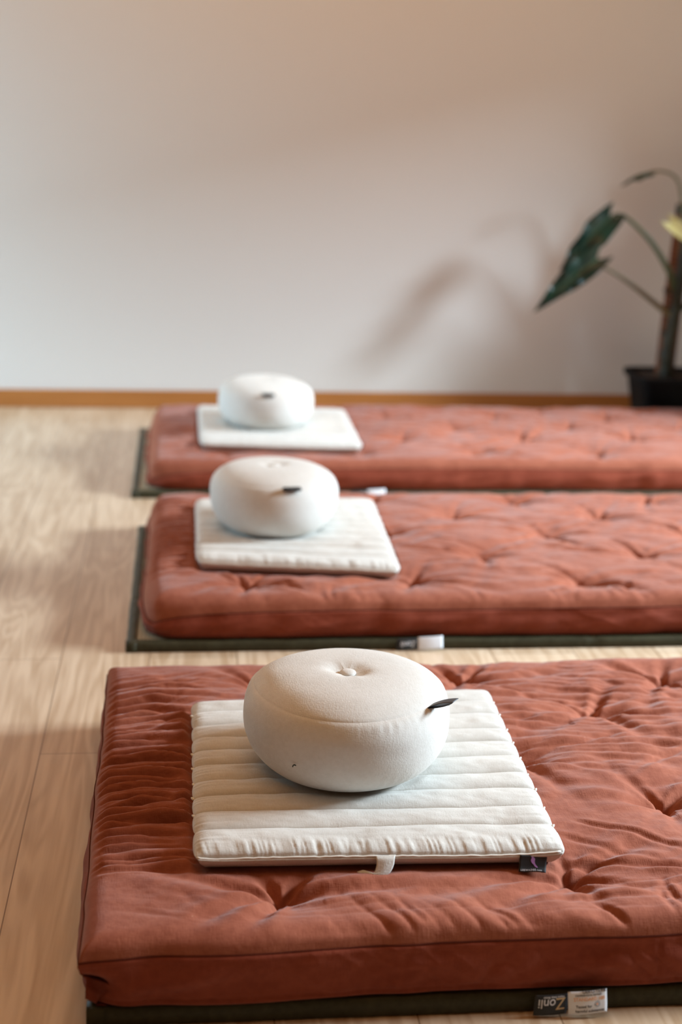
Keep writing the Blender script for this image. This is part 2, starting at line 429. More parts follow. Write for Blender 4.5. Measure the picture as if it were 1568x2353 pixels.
def tube(name, pts, rad, mat, parent=None, closed=False, sides=8, squash=1.0):
    P = np.array(pts, float); n = len(P)
    if np.isscalar(rad): rad = [rad] * n
    V = []
    prev = None
    for i in range(n):
        if closed: t = P[(i + 1) % n] - P[i - 1]
        else: t = P[min(n - 1, i + 1)] - P[max(0, i - 1)]
        t = t / (np.linalg.norm(t) + 1e-12)
        ref = np.array([0, 0, 1.]) if abs(t[2]) < .9 else np.array([0, 1., 0])
        a = np.cross(t, ref); a /= np.linalg.norm(a); b = np.cross(a, t)
        for k in range(sides):
            th = 2 * math.pi * k / sides
            V.append(P[i] + rad[i] * (math.cos(th) * a + squash * math.sin(th) * b))
    F = []
    for i in range(n if closed else n - 1):
        for k in range(sides):
            a0 = i * sides + k; a1 = i * sides + (k + 1) % sides
            b0 = ((i + 1) % n) * sides + k; b1 = ((i + 1) % n) * sides + (k + 1) % sides
            F.append((a0, a1, b1, b0))
    if not closed:
        F.append(tuple(range(sides))[::-1]); F.append(tuple((n - 1) * sides + k for k in range(sides)))
    return mesh_obj(name, V, F, mat, parent)

def catmull(pts, n=8):
    P = [np.array(p, float) for p in pts]
    P = [2 * P[0] - P[1]] + P + [2 * P[-1] - P[-2]]
    out = []
    for i in range(1, len(P) - 2):
        for k in range(n):
            t = k / n
            out.append(.5 * ((2 * P[i]) + (-P[i - 1] + P[i + 1]) * t + (2 * P[i - 1] - 5 * P[i] + 4 * P[i + 1] - P[i + 2]) * t * t + (-P[i - 1] + 3 * P[i] - 3 * P[i + 1] + P[i + 2]) * t ** 3))
    out.append(P[-2])
    return out

def quad_press(c, m=.012):
    """soft mask of a pad footprint given by its four corners (fl, fr, bl, br)"""
    fl, fr, bl, br = [np.array(p) for p in c]
    def f(X, Y):
        r = np.ones_like(X)
        for a, b, g in ((fl, fr, 3.2), (fr, br, .9), (br, bl, .9), (bl, fl, .9)):
            e = b - a; e = e / np.linalg.norm(e)
            dd = e[0] * (Y - a[1]) - e[1] * (X - a[0])
            r = r * sstep(-g * m, .8 * m, dd)
        return r
    return f

PADS = [((.017, 1.717), (.521, 1.702), (.018, 2.235), (.533, 2.277)),
        ((.034, 3.071), (.487, 2.993), (.036, 3.590), (.501, 3.608)),
        ((.056, 4.285), (.554, 4.245), (.056, 4.855), (.560, 4.810))]

ZAF = [(.249, 1.985, .1490), (.220, 3.325, .1400), (.270, 4.545, .1385)]      # x, y, height of the cushions' undersides

# ------------------------------------------------------------------ flat lettering
def lettering(name, txt, size, mat, parent, loc, rot=0., align='LEFT', shear=0, space=1., bold=.0, mirror=False, plane=None):
    cu = bpy.data.curves.new(name + '_c', 'FONT')
    cu.body = txt; cu.size = size; cu.align_x = align; cu.shear = shear; cu.space_character = space
    cu.extrude = .00012; cu.offset = bold
    tmp = bpy.data.objects.new(name + '_t', cu); COL.objects.link(tmp)
    dg = bpy.context.evaluated_depsgraph_get(); dg.update()
    me = bpy.data.meshes.new_from_object(tmp.evaluated_get(dg))
    bpy.data.objects.remove(tmp, do_unlink=True); bpy.data.curves.remove(cu)
    me.name = name
    R2 = Matrix.Rotation(rot, 4, 'Z')
    for v in me.vertices:
        q = R2 @ v.co
        v.co = Vector((q.x + loc[0], q.y + loc[1], q.z + (loc[2] if len(loc) > 2 else 0)))
    me.materials.clear(); me.materials.append(mat)
    o = bpy.data.objects.new(name, me)
    return link(o, parent)

def map_mesh(o, fn):
    for v in o.data.vertices: v.co = Vector(fn(v.co.x, v.co.y, v.co.z))
    o.data.update()

def patch(name, w, h, fn, mat, parent, nx=12, ny=10, th=.0006):
    """thin cloth rectangle (0..w, 0..h), given its real thickness, bent by fn(u,v,n)->xyz"""
    V = []
    for s in (th / 2, -th / 2):
        for j in range(ny + 1):
            for i in range(nx + 1):
                V.append(fn(w * i / nx, h * j / ny, s))
    n1 = (nx + 1) * (ny + 1); F = []
    for j in range(ny):
        for i in range(nx):
            a = j * (nx + 1) + i
            F.append((a, a + 1, a + nx + 2, a + nx + 1)); F.append((n1 + a, n1 + a + nx + 1, n1 + a + nx + 2, n1 + a + 1))
    loop = [i for i in range(nx + 1)] + [j * (nx + 1) + nx for j in range(1, ny + 1)] + [ny * (nx + 1) + i for i in range(nx - 1, -1, -1)] + [j * (nx + 1) for j in range(ny - 1, 0, -1)]
    for k in range(len(loop)):
        a, b = loop[k], loop[(k + 1) % len(loop)]
        F.append((a, a + n1, b + n1, b))
    return mesh_obj(name, V, F, mat, parent)

# ------------------------------------------------------------------ the setting
def box(name, x0, x1, y0, y1, z0, z1, mat, kind=None, parent=None):
    V = [(x, y, z) for x in (x0, x1) for y in (y0, y1) for z in (z0, z1)]
    F = [(0, 1, 3, 2), (4, 6, 7, 5), (0, 4, 5, 1), (2, 3, 7, 6), (0, 2, 6, 4), (1, 5, 7, 3)]
    o = mesh_obj(name, V, F, mat, parent, smooth=False)
    if kind: o['kind'] = kind
    return o

WALL_Y = 5.5
box('floor', -4.5, 4.2, -1.5, WALL_Y + .1, -.05, 0, M['floor'], 'structure')
box('wall_back', -4.5, 4.2, WALL_Y, WALL_Y + .1, 0, 4.4, M['wall'], 'structure')
bb = box('baseboard_back', -4.5, 4.2, WALL_Y - .014, WALL_Y - .0002, 0, .070, M['skirting'], 'structure')
md = bb.modifiers.new('edge', 'BEVEL'); md.width = .004; md.segments = 3

def ring_wall(name, x0, x1, ya, yb, za, zb_, oy0, oy1, oz0, oz1, mat):
    """wall across y with one opening, as one mesh"""
    V = []; F = []
    for (a, b, c, d) in ((ya, oy0, za, zb_), (oy1, yb, za, zb_), (oy0, oy1, oz1, zb_), (oy0, oy1, za, oz0)):
        if b - a < 1e-6 or d - c < 1e-6: continue
        i = len(V); V += [(x, y, z) for x in (x0, x1) for y in (a, b) for z in (c, d)]
        F += [tuple(i + k for k in f) for f in [(0, 1, 3, 2), (4, 6, 7, 5), (0, 4, 5, 1), (2, 3, 7, 6), (0, 2, 6, 4), (1, 5, 7, 3)]]
    o = mesh_obj(name, V, F, mat, None, smooth=False); o['kind'] = 'structure'
    return o
WX = 3.2
ring_wall('wall_right', WX, WX + .16, -1.5, WALL_Y, 0, 4.4, .6, 4.38, .03, 1.86, M['wall'])
ring_wall('wall_left', -3.76, -3.6, -1.5, WALL_Y, 0, 4.4, 3.95, 5.4, .03, 2.0, M['wall'])
wf = box('window_1', WX + .05, WX + .10, .6, .66, .03, 1.86, M['white_label'], 'structure')
for nm, q in (('window_frame', (4.32, 4.38, .03, 1.86)), ('window_frame', (2.57, 2.63, .09, 1.80)), ('window_frame', (.66, 4.32, 1.80, 1.86)), ('window_frame', (.66, 4.32, .03, .09))):
    box(nm, WX + .05, WX + .10, *q, M['white_label'], None, wf)

# ------------------------------------------------------------------ tatami
def make_tatami(label, x0, y0, L, W, ang, h):
    R = thing('tatami_mat', label, 'tatami mat', 'tatami mats under the futons')
    b = .023
    box('rush_surface', b * .7, L - b * .7, b * .7, W - b * .7, .0006, h - .0015, M['rush'], None, R)
    # cloth border: flattened roll of cloth around the rim
    def strip(xa, ya, xb, yb, seed):
        n = 160; ln = math.hypot(xb - xa, yb - ya)
        ux, uy = (xb - xa) / ln, (yb - ya) / ln; vx, vy = -uy, ux
        prof = [(0.0, .004), (.0006, h * .55), (.002, h * .85), (.006, h), (.013, h * 1.03), (.018, h * 1.01), (b - .002, h), (b, h - .002), (b, .001), (.003, .0004)]
        V = []
        for i in range(n + 1):
            t = ln * i / n
            g = .0008 * noise(np.array(t * 14.), np.array(seed * 1.), seed) + .0006 * noise(np.array(t * 60.), np.array(seed * 1.), seed + 3)
            cre = .0035 * math.exp(-(((t % .41) - .2) / .004) ** 2)
            for k, (o, z) in enumerate(prof):
                oo = o + (float(g) + cre * (k in (1, 2, 3))) * (1 if k < 5 else 0)
                zz = z - (cre * .6 if k in (2, 3, 4, 5) else 0) + (float(g) * .6 if 1 < k < 7 else 0)
                V.append((xa + ux * t + vx * oo, ya + uy * t + vy * oo, max(.0003, zz)))
        m = len(prof)
        F = [tuple(f) for f in grid_faces(n + 1, m, 0, True, True)]
        F += [tuple(range(m)), tuple(n * m + k for k in range(m))[::-1]]
        return mesh_obj('cloth_border', V, F, M['olive'], R)
    strip(0, 0, L, 0, 1); strip(L, 0, L, W, 2); strip(L, W, 0, W, 3); strip(0, W, 0, 0, 4)
    R.location = (x0, y0, 0); R.rotation_euler = (0, 0, ang)
    return R

make_tatami('green-bordered tatami mat under the nearest futon, barely showing along its front edge', -.118, 1.556, 2.04, .9, -.004, .026)
make_tatami('green-bordered tatami mat sticking out left of the middle futon', -.118, 2.85, 2.04, .9, 0, .022)
make_tatami('green-bordered tatami mat sticking out left of the farthest futon by the wall', -.149, 4.12, 2.04, .9, 0, .022)

# ------------------------------------------------------------------ futons
F1, T1 = make_futon('nearest rust futon, in sharp focus with its front seam at the bottom of the photo', -.124, 1.88, 1.556, 2.475, .102, .029, .012, 11, .0027, .0026, .0, 0, quad_press(PADS[0]), .1200)
F2, T2 = make_futon('middle rust futon, lying between the nearest one and the one by the wall', -.082, 1.93, 2.868, 3.775, .089, .0262, .004, 29, .0055, .0045, .9, 1, quad_press(PADS[1]), .1090)
F3, T3 = make_futon('farthest rust futon, closest to the wall with the wooden skirting', -.104, 1.90, 4.136, 5.02, .089, .0262, 0, 47, .0075, .006, 1.0, 2, quad_press(PADS[2]), .1080)

def futon_labels(R, lx, fy, z_top, z_bot, w1, w2, detail):
    """black brand tag and white care tag hanging out of the lower front seam"""
    h = z_top - z_bot
    def fa(u, v, n):     # hangs down and a little forward at its foot
        s = 1 - v / h
        return (lx + u + .003 * (1 - s), fy - .002 - .007 * math.sin(1.2 * s) - .0015 * math.sin(u * 90) - n, z_bot + v - .002 + .0005)
    bl = patch('brand_label', w1, h, fa, M['black_label'], R)
    bl['label'] = 'black label with white lettering'
    def fb(u, v, n):
        s = 1 - v / (h + .003)
        return (lx + w1 + .001 + u, fy - .004 - .009 * math.sin(1.2 * s) - .002 * math.sin(u * 60) - n, z_bot + v - .0005 + u * .05)
    cl = patch('care_label', w2, h + .003, fb, M['white_label'], R)
    cl['label'] = 'white label with printed lettering'
    if not detail:
        o = lettering('lettering', 'Zonli', .016, M['ink_white'], bl, (w1 * .90, h * .75, 0), math.pi)
        map_mesh(o, lambda x, y, z: fa(x, y, z + .0006)); return
    o = lettering('lettering', 'onli', .0158, M['ink_white'], bl, (w1 * .63, h * .80, 0), math.pi); map_mesh(o, lambda x, y, z: fa(x, y, z + .0006))
    o = lettering('lettering', 'Z', .0205, M['ink_gold'], bl, (w1 * .93, h * .83, 0), math.pi); map_mesh(o, lambda x, y, z: fa(x, y, z + .0006))
    o['label'] = 'gold letter Z'
    o = lettering('lettering', 'Home Sleep Better', .0036, M['ink_white'], bl, (w1 * .88, h * .93, 0), math.pi); map_mesh(o, lambda x, y, z: fa(x, y, z + .0006))
    G = lambda x, y, z: fb(x, y, z + .0006)
    hh = h + .003
    for txt, sz, mt, px, py in (('OEKO-TEX\u00ae', .0056, 'ink_black', .36, .915), ('CONFIDENCE IN TEXTILES', .0029, 'ink_black', .18, .80),
                                ('STANDARD 100', .0058, 'ink_orange', .14, .60), ('Tested for', .0049, 'ink_black', .19, .30), ('harmful substances', .0050, 'ink_black', .18, .10)):
        o = lettering('lettering', txt, sz, M[mt], cl, (w2 * px, hh * py, 0)); map_mesh(o, G)
    # sun emblem of small rays round a dot
    V = []; Fc = []
    cx, cy = w2 * .74, hh * .43
    for ring, (r0, r1, nn) in enumerate(((.0018, .0028, 16), (.0032, .0041, 20))):
        for k in range(nn):
            a = 2 * math.pi * k / nn; b = .045 if ring else .07
            i0 = len(V)
            for rr_, aa in ((r0, a - b), (r1, a - b * 1.2), (r1, a + b * 1.2), (r0, a + b)):
                V.append(G(cx + rr_ * math.cos(aa), cy + rr_ * math.sin(aa), .0001))
            Fc.append((i0, i0 + 1, i0 + 2, i0 + 3))
    mesh_obj('emblem_rays', V, Fc, M['ink_black'], cl, smooth=False)
    V = [G(cx + .0013 * math.cos(a * .5236), cy + .0013 * math.sin(a * .5236), .0001) for a in range(12)]
    mesh_obj('emblem_dot', V, [tuple(range(12))], M['ink_orange'], cl, smooth=False)

futon_labels(F1, .5695, -.014, .0305, .0055, .044, .051, True)
futon_labels(F2, .540, -.018, .027, .004, .048, .054, False)
futon_labels(F3, .612, -.018, .027, .004, .048, .054, False)

# ------------------------------------------------------------------ channelled pads
def make_pad(label, C4, zb, nch, idx, thick, zaf):
    R = thing('meditation_pad', label, 'cushion', 'ribbed pads on the futons')
    fl, fr, bl, br = [np.array(c) for c in C4]
    org = fl
    nu, nv = 300 if idx == 0 else 160, 420 if idx == 0 else 220
    u = np.linspace(0, 1, nu); u = u - .12 * np.sin(2 * np.pi * u) / (2 * np.pi)
    v = np.linspace(0, 1, nv)
    U, V = np.meshgrid(u, v)
    W = np.linalg.norm(fr - fl); D = np.linalg.norm(bl - fl)
    # channel borders: the front one is the widest
    e = np.array([0] + list(np.cumsum([1.42] + [1.0 * (1 + .10 * math.sin(2.3 * k + idx)) for k in range(nch - 1)])))
    e = e / e[-1]
    Vw = np.clip(V + .006 * noise(U * 3, V * 9, 90 + idx) * sstep(0, .15, V) * sstep(0, .06, 1 - V) + .004 * np.sin(U * 5) * V * (1 - V), 0, 1)
    k = np.clip(np.searchsorted(e, Vw.ravel(), side='right') - 1, 0, nch - 1).reshape(V.shape)
    t = (Vw - e[k]) / (e[k + 1] - e[k])
    hump = np.clip(1 - (2 * t - 1) ** 2, 0, 1) ** (.42)
    lo = np.where((k == 0) & (t < .5), 0, .12) ; lo = np.where((k == nch - 1) & (t > .5), 0, lo)
    valley = lo + (1 - lo) * hump
    dx = np.minimum(U, 1 - U) * W
    endr = np.sqrt(np.clip(1 - (1 - np.clip(dx / .020, 0, 1)) ** 2, 0, 1))
    endv = np.sqrt(np.clip(1 - (1 - np.clip(dx / .045, 0, 1)) ** 2, 0, 1))
    zs = .62 * thick                       # seam level
    sc = np.where(k == 0, 1.06, 1.0)
    Hh = (thick - zs) * valley * sc * (endr * .55 + endv * .45)
    # rumpling along the channels and gathers at the front seam
    Hh += (.0012 * fbm(U * 14, V * 30, 70 + idx, 2) + .0016 * noise(U * 5, k * 3.7, 71 + idx)) * endr * hump
    gath = np.abs(noise(U * 72 + 1.5 * V * 10, V * 4, 72 + idx)) ** .7 * .5 + np.abs(noise(U * 23, V * 3, 75 + idx)) ** .8 * .5
    Hh += .0042 * (gath - .45) * np.exp(-((t * (e[1]) * D - .010) / .014) ** 2) * (k == 0) * endr * (.75 + .25 * sstep(-.5, .4, noise(U * 3, V * 0, 77)))
    # puckers near the ends of each channel
    Hh += .0014 * noise(V * 120, U * 3, 78) * np.exp(-dx / .018) * endr
    # outline, scalloped at the sides
    sca = .0045 * (hump - .5)
    P2 = (fl[None, None] * ((1 - U) * (1 - V))[..., None] + fr[None, None] * (U * (1 - V))[..., None] + bl[None, None] * ((1 - U) * V)[..., None] + br[None, None] * (U * V)[..., None]) - org
    ex = (fr - fl) / W; ey = (bl - fl) / D
    side = np.exp(-U * W / .02) * -1 + np.exp(-(1 - U) * W / .02)
    P2 = P2 + ex * (side * sca)[..., None]
    cdx = np.minimum(U, 1 - U) * W; cdy = np.minimum(V, 1 - V) * D
    cc = np.exp(-(cdx + cdy) / .014) * (.0005 if idx == 0 else .004)
    P2 = P2 + ex * (cc * np.where(U < .5, 1, -1))[..., None] + ey * (cc * np.where(V < .5, 1, -1))[..., None]
    bulge = .004 * np.sin(np.pi * U) * np.exp(-V * D / .03)
    P2 = P2 - ey * (bulge * 0)[..., None]
    wav = .0020 * noise(U * 4, V * 0, 60 + idx) + .004 * np.exp(-np.minimum(U, 1 - U) * W / .03) - .001
    Zt = zs + Hh + wav * np.exp(-V * D / .05)
    # underside: bulges out at the front below the seam
    dE = np.minimum(np.minimum(U, 1 - U) * W, np.minimum(V, 1 - V) * D)
    tb = np.clip(dE / .016, 0, 1)
    Zb = (zs + wav * np.exp(-V * D / .05)) * np.cos(np.pi / 2 * tb) ** 1.3
    bo = .0090 * np.sin(np.pi * tb ** .8)
    isv = (V * D <= np.minimum(U, 1 - U) * W); isv2 = ((1 - V) * D <= np.minimum(U, 1 - U) * W)
    PB = P2 - ey * (bo * isv)[..., None] + ey * (bo * isv2)[..., None] + ex * (.25 * bo * np.where(U < .5, -1, 1) * (~isv & ~isv2))[..., None]
    wx_, wy_ = P2[..., 0] + org[0], P2[..., 1] + org[1]
    pz = 1 - sstep(.104, .134, np.hypot(wx_ - zaf[0], wy_ - zaf[1]))
    Zt = Zt * (1 - pz) + np.minimum(Zt, zaf[2] - zb - .0014) * pz
    T = np.concatenate([P2, Zt[..., None]], -1).reshape(-1, 3)
    Bm = np.concatenate([PB, Zb[..., None]], -1)
    Bm = Bm.reshape(-1, 3)
    Vv = np.concatenate([T, Bm]); n1 = len(T)
    F = [tuple(f) for f in grid_faces(nv, nu)] + [tuple(f) for f in grid_faces(nv, nu, n1, flip=True)]
    cov = mesh_obj('pad_cover', Vv, F, M['cream_pad'], R)
    # piping on the front seam, with frayed nubs where channels meet the side seam
    fz = Zt[0]
    step = 4
    pts = [(P2[0, j, 0] - ey[0] * .0012, P2[0, j, 1] - ey[1] * .0012, fz[j] + .0005) for j in range(0, nu, step)]
    tube('piping', pts, .0014, M['cream_cord'], R, sides=6)
    if idx < 2:
        rs = random.Random(5 + idx)
        for c in e[1:-1]:
            for uu, sg in ((1, 1), (0, -1)):
                if sg < 0 and rs.random() < .7: continue
                a = int(np.argmin(abs(v - c))); b = nu - 1 if uu else 0
                p = P2[a, b]; z = Zt[a, b]
                x_, y_ = p[0] + ex[0] * sg * .001, p[1]
                tube('seam_nub', [(x_ - sg * .002, y_ - .003, z - .001), (x_, y_ - .001, z), (x_ + sg * .0015, y_ + .001, z + .001), (x_ - sg * .001, y_ + .0035, z)], [.001, .0022, .0018, .0008], M['cream_cord'], R, sides=6)
    R.location = (org[0], org[1], zb)
    return R, P2, fz

Q1, QP, QZ = make_pad('ribbed cream pad with a front loop and black label on the nearest futon', PADS[0], .1200, 10, 0, .034, ZAF[0])
make_pad('ribbed cream pad lying on the middle rust futon', PADS[1], .1090, 10, 1, .036, ZAF[1])
make_pad('pale cream pad lying on the farthest rust futon by the wall', PADS[2], .1080, 10, 2, .036, ZAF[2])

def pad_trim():
    nu = QP.shape[1]
    def front(s):      # point on the front seam at fraction s
        j = int(s * (nu - 1)); return QP[0, j], QZ[j]
    # fabric loop: a band leaving the seam, curling down and back to the left
    p, z = front(.487)
    w = .027
    path = [(0, 0, .0015), (0, -.006, -.0005), (0, -.0115, -.007), (-.003, -.0165, -.014), (-.008, -.019, -.0178), (-.015, -.017, -.0185), (-.026, -.009, -.0175)]
    path = catmull(path, 6)
    def fn(u, v, n):
        t = v / .05 * (len(path) - 1); i = min(int(t), len(path) - 2); f = t - i
        q = path[i] * (1 - f) + path[i + 1] * f
        tt = v / .05
        return (p[0] + u * (1 - .42 * tt) + q[0], p[1] + q[1] - n * (1 - tt) - .0015 * math.sin(u / w * 3.14) * (1 - tt), z + q[2] - n * tt + .002 * (u / w) * 0 - .001 * math.cos(u / w * 6) * tt)
    h = patch('handle_loop', w, .05, fn, M['cream_pad'], Q1, 14, 30, .0022)
    # black woven label
    p, z = front(.862)
    w2, hh = .038, .022
    fold = [(0, -.0030, 0), (0, -.0050, -.006), (0, -.0085, -.014), (0, -.0125, -.0195)]
    def fl(u, v, n):
        t = (1 - v / hh); a = t * 3; i = min(int(a), 2); f = a - i
        y = fold[i][1] * (1 - f) + fold[i + 1][1] * f; zz = fold[i][2] * (1 - f) + fold[i + 1][2] * f
        return (p[0] + u - .003 * t, p[1] + y - n, z + zz + .0005 - u * .07 - .0006 * math.sin(u * 200) * t)
    b = patch('brand_label', w2, hh, fl, M['black_label'], Q1, 14, 12, .0008)
    b['label'] = 'black label with purple emblem'
    o = lettering('lettering', 'LEEWADEE.com', .0034, M['ink_white'], b, (w2 * .07, hh * .09, 0), space=1.32)
    map_mesh(o, lambda x, y, z: fl(x, y, z + .0007))
    # slanted ribbon emblem
    cl = catmull([(.46, .93), (.50, .80), (.49, .64), (.53, .50), (.60, .40), (.64, .30)], 6)
    V = []; F = []
    for i, c in enumerate(cl):
        t = i / (len(cl) - 1); hw = .0018 + .0017 * math.sin(math.pi * t) ** .6 * .6
        d = cl[min(i + 1, len(cl) - 1)] - cl[max(i - 1, 0)]; d = d / np.linalg.norm(d)
        x, y = c[0] * w2, c[1] * hh
        sh = (t - .5) * .0016
        V.append(fl(x - hw, y + hw * .35 + sh * 0, .0007)); V.append(fl(x + hw, y - hw * .35, .0007))
    for i in range(len(cl) - 1): F.append((2 * i, 2 * i + 1, 2 * i + 3, 2 * i + 2))
    e = mesh_obj('emblem', V, F, M['purple'], b, smooth=False)
pad_trim()

# ------------------------------------------------------------------ zafus
def make_zafu(label, cx, cy, zb, Rm, H, rot, tilt, idx, tag_ang, tag_len, tag_dir):
    R = thing('zafu_cushion', label, 'cushion', 'round cream cushions on the pads')
    # profile from the centre of the underside round to the centre of the top
    prof = [(.0, .004), (.05, .001), (.085, .000), (.108, .004), (.130, .016), (.148, .036), (.1575, .058), (.160, .080), (.1585, .099), (.1520, .1155), (.1440, .1250),
            (.130, .1345), (.108, .1430), (.082, .1480), (.056, .1502), (.034, .1500), (.018, .1462), (.008, .1430), (.0, .1425)]
    prof = [(a * Rm / .16, b * H / .15) for a, b in prof]
    C = catmull(prof, 7)
    n = 200 if idx == 0 else 128
    th = np.linspace(0, 2 * np.pi, n, endpoint=False)
    SE = 10 * 7            # seam sample
    SL = 4 * 7
    V = []
    for i, c in enumerate(C):
        r, z = float(max(c[0], .0002)), float(c[1])
        ds = (i - SE); dl = (i - SL)
        out = np.zeros(n)
        # stitched grooves
        out -= .0012 * math.exp(-(ds / 1.0) ** 2) + .0008 * math.exp(-(dl / 1.0) ** 2)
        # gathers below the upper seam and above the lower seam
        if SL - 8 < i < SE + 4:
            gm = (1.3 * np.exp(-((th - 5.05) / .38) ** 2) + .5 * np.exp(-((th - 4.1) / .3) ** 2)) if idx == 0 else sstep(.0, .6, noise(th * 1.3 + idx, th * 0, 200 + idx))
            g1 = np.abs(np.sin(th * 40 + 3 * noise(th * 6, th * 0 + 4, 201))) ** .6 - .6
            out += .0020 * g1 * math.exp(-((ds + 5) / 4.5) ** 2) * (.12 + gm) + .0013 * g1 * math.exp(-((dl - 4) / 5) ** 2) * (.15 + gm)
        k = r / .16
        out += .0022 * fbm(np.cos(th) * 1.4 * k + 5, np.sin(th) * 1.4 * k + z * 12 + idx * 3, 210 + idx, 2) * min(1, k * 2)
        # cloth drawn in around the button
        if i > SE + 10 and r < .08:
            zz = -.0035 * np.exp(-((r - .020) / .016) ** 2) * np.maximum(0, np.cos(2 * th + 1.0 + idx)) - .0015 * np.exp(-r / .03) * np.abs(np.sin(2.5 * th + idx))
        else: zz = np.zeros(n)
        x = (r + out) * np.cos(th); y = (r + out) * np.sin(th)
        zc = z + zz + (.3 * out if i > SE else 0)
        V.append(np.stack([x, y, np.maximum(zc, -.001)], 1))
    V = np.concatenate(V); m = len(C)
    F = [tuple(f) for f in grid_faces(m, n, 0, True)]
    cover_n = SE
    # lower body and side as one part, top panel as another
    Vb = V[:(SE + 1) * n]; Fb = [tuple(f) for f in grid_faces(SE + 1, n, 0, True)] + [tuple(range(n))[::-1]]
    mesh_obj('side_panel', Vb, Fb, M['cream'], R)
    Vt = V[SE * n:]; Ft = [tuple(f) for f in grid_faces(m - SE, n, 0, True)] + [tuple((m - SE - 1) * n + k for k in range(n))]
    mesh_obj('top_panel', Vt, Ft, M['cream'], R)
    # covered button
    zt = prof[-1][1]
    BV = []; br = .0125
    for a, b in ((.5, -.002), (.92, .000), (1.0, .0022), (.93, .0042), (.70, .0056), (.35, .0064), (.02, .0066)):
        for k in range(28): BV.append((br * a * math.cos(k * math.tau / 28), br * a * math.sin(k * math.tau / 28), zt - .0005 + b))
    mesh_obj('button', BV, [tuple(f) for f in grid_faces(7, 28, 0, True)] + [tuple(range(28))[::-1], tuple(6 * 28 + k for k in range(28))], M['cream'], R)
    # fabric tag folded into the seam
    sr, sz = prof[10]
    a = tag_ang - rot
    base = Vector((sr * math.cos(a), sr * math.sin(a), sz))
    d = Vector((math.cos(tag_dir[0] - rot) * math.cos(tag_dir[1]), math.sin(tag_dir[0] - rot) * math.cos(tag_dir[1]), math.sin(tag_dir[1])))
    tang = Vector((-math.sin(a), math.cos(a), 0))
    nn = d.cross(tang).normalized(); wv = tang
    w = .020 if idx == 0 else .036
    def ft(u, v, n_):
        # v runs out to the fold and back
        h2 = tag_len
        t = v / h2
        if t < 1: s = t * h2; off = 1
        else: s = (2 - t) * h2; off = -1
        e_ = (.0024 if idx == 0 else .0050) * math.sin(min(1, s / h2) * math.pi) ** .8 + .0002
        q = base - d * .003 + d * s + nn * off * (e_ + n_) + wv * (u - w / 2)
        return tuple(q)
    tg = patch('seam_tag', w, 2 * tag_len * .9999, ft, M['grey_label'] if idx == 0 else M['black_label'], R, 4, 40, .0005)
    tg['label'] = 'small dark fabric tag'
    if idx == 0:
        o = lettering('lettering', 'LEEWADEE', .0050, M['ink_white'], tg, (0, 0, 0), space=1.1)
        map_mesh(o, lambda x, y, z: tuple(base + d * (.007 + x * .80) + nn * (.0010 + .0034 * math.sin(min(1, max(0, (.007 + x * .8) / tag_len)) * math.pi) ** .8 + z) * (-1) + wv * (-w * .25 + y * 1.2)))
        # dark fleck of lint caught on the cloth
        la = math.radians(236) - rot; lr = Rm * .999; lz = .060
        c = Vector((lr * math.cos(la), lr * math.sin(la), lz)); tv = Vector((-math.sin(la), math.cos(la), 0)); ov = Vector((math.cos(la), math.sin(la), 0))
        tube('lint_fleck', [tuple(c + tv * x + Vector((0, 0, y)) + ov * .0012) for x, y in ((-.0028, -.0028), (-.0026, -.0006), (-.0010, .0010), (.0012, .0012), (.0026, .0004))], [.0007, .0008, .0010, .0009, .0005], M['speck'], R, sides=6)
    R.location = (cx, cy, zb); R.rotation_euler = (tilt[0], tilt[1], rot)
    return R

r_ = math.radians
make_zafu('round cream cushion with a button top and small lint fleck, nearest of the three', *ZAF[0], .158, .154, r_(0), (0, 0), 0, r_(-36), .040, (r_(-22), r_(20)))
make_zafu('round cream cushion on the pad of the middle futon, dark tag facing forward', *ZAF[1], .155, .160, r_(70), (r_(1), 0), 1, r_(-78), .020, (r_(-60), r_(5)))
make_zafu('round cream cushion on the farthest futon, dark tag facing forward', *ZAF[2], .155, .152, r_(150), (0, r_(-2)), 2, r_(-92), .018, (r_(-75), r_(5)))

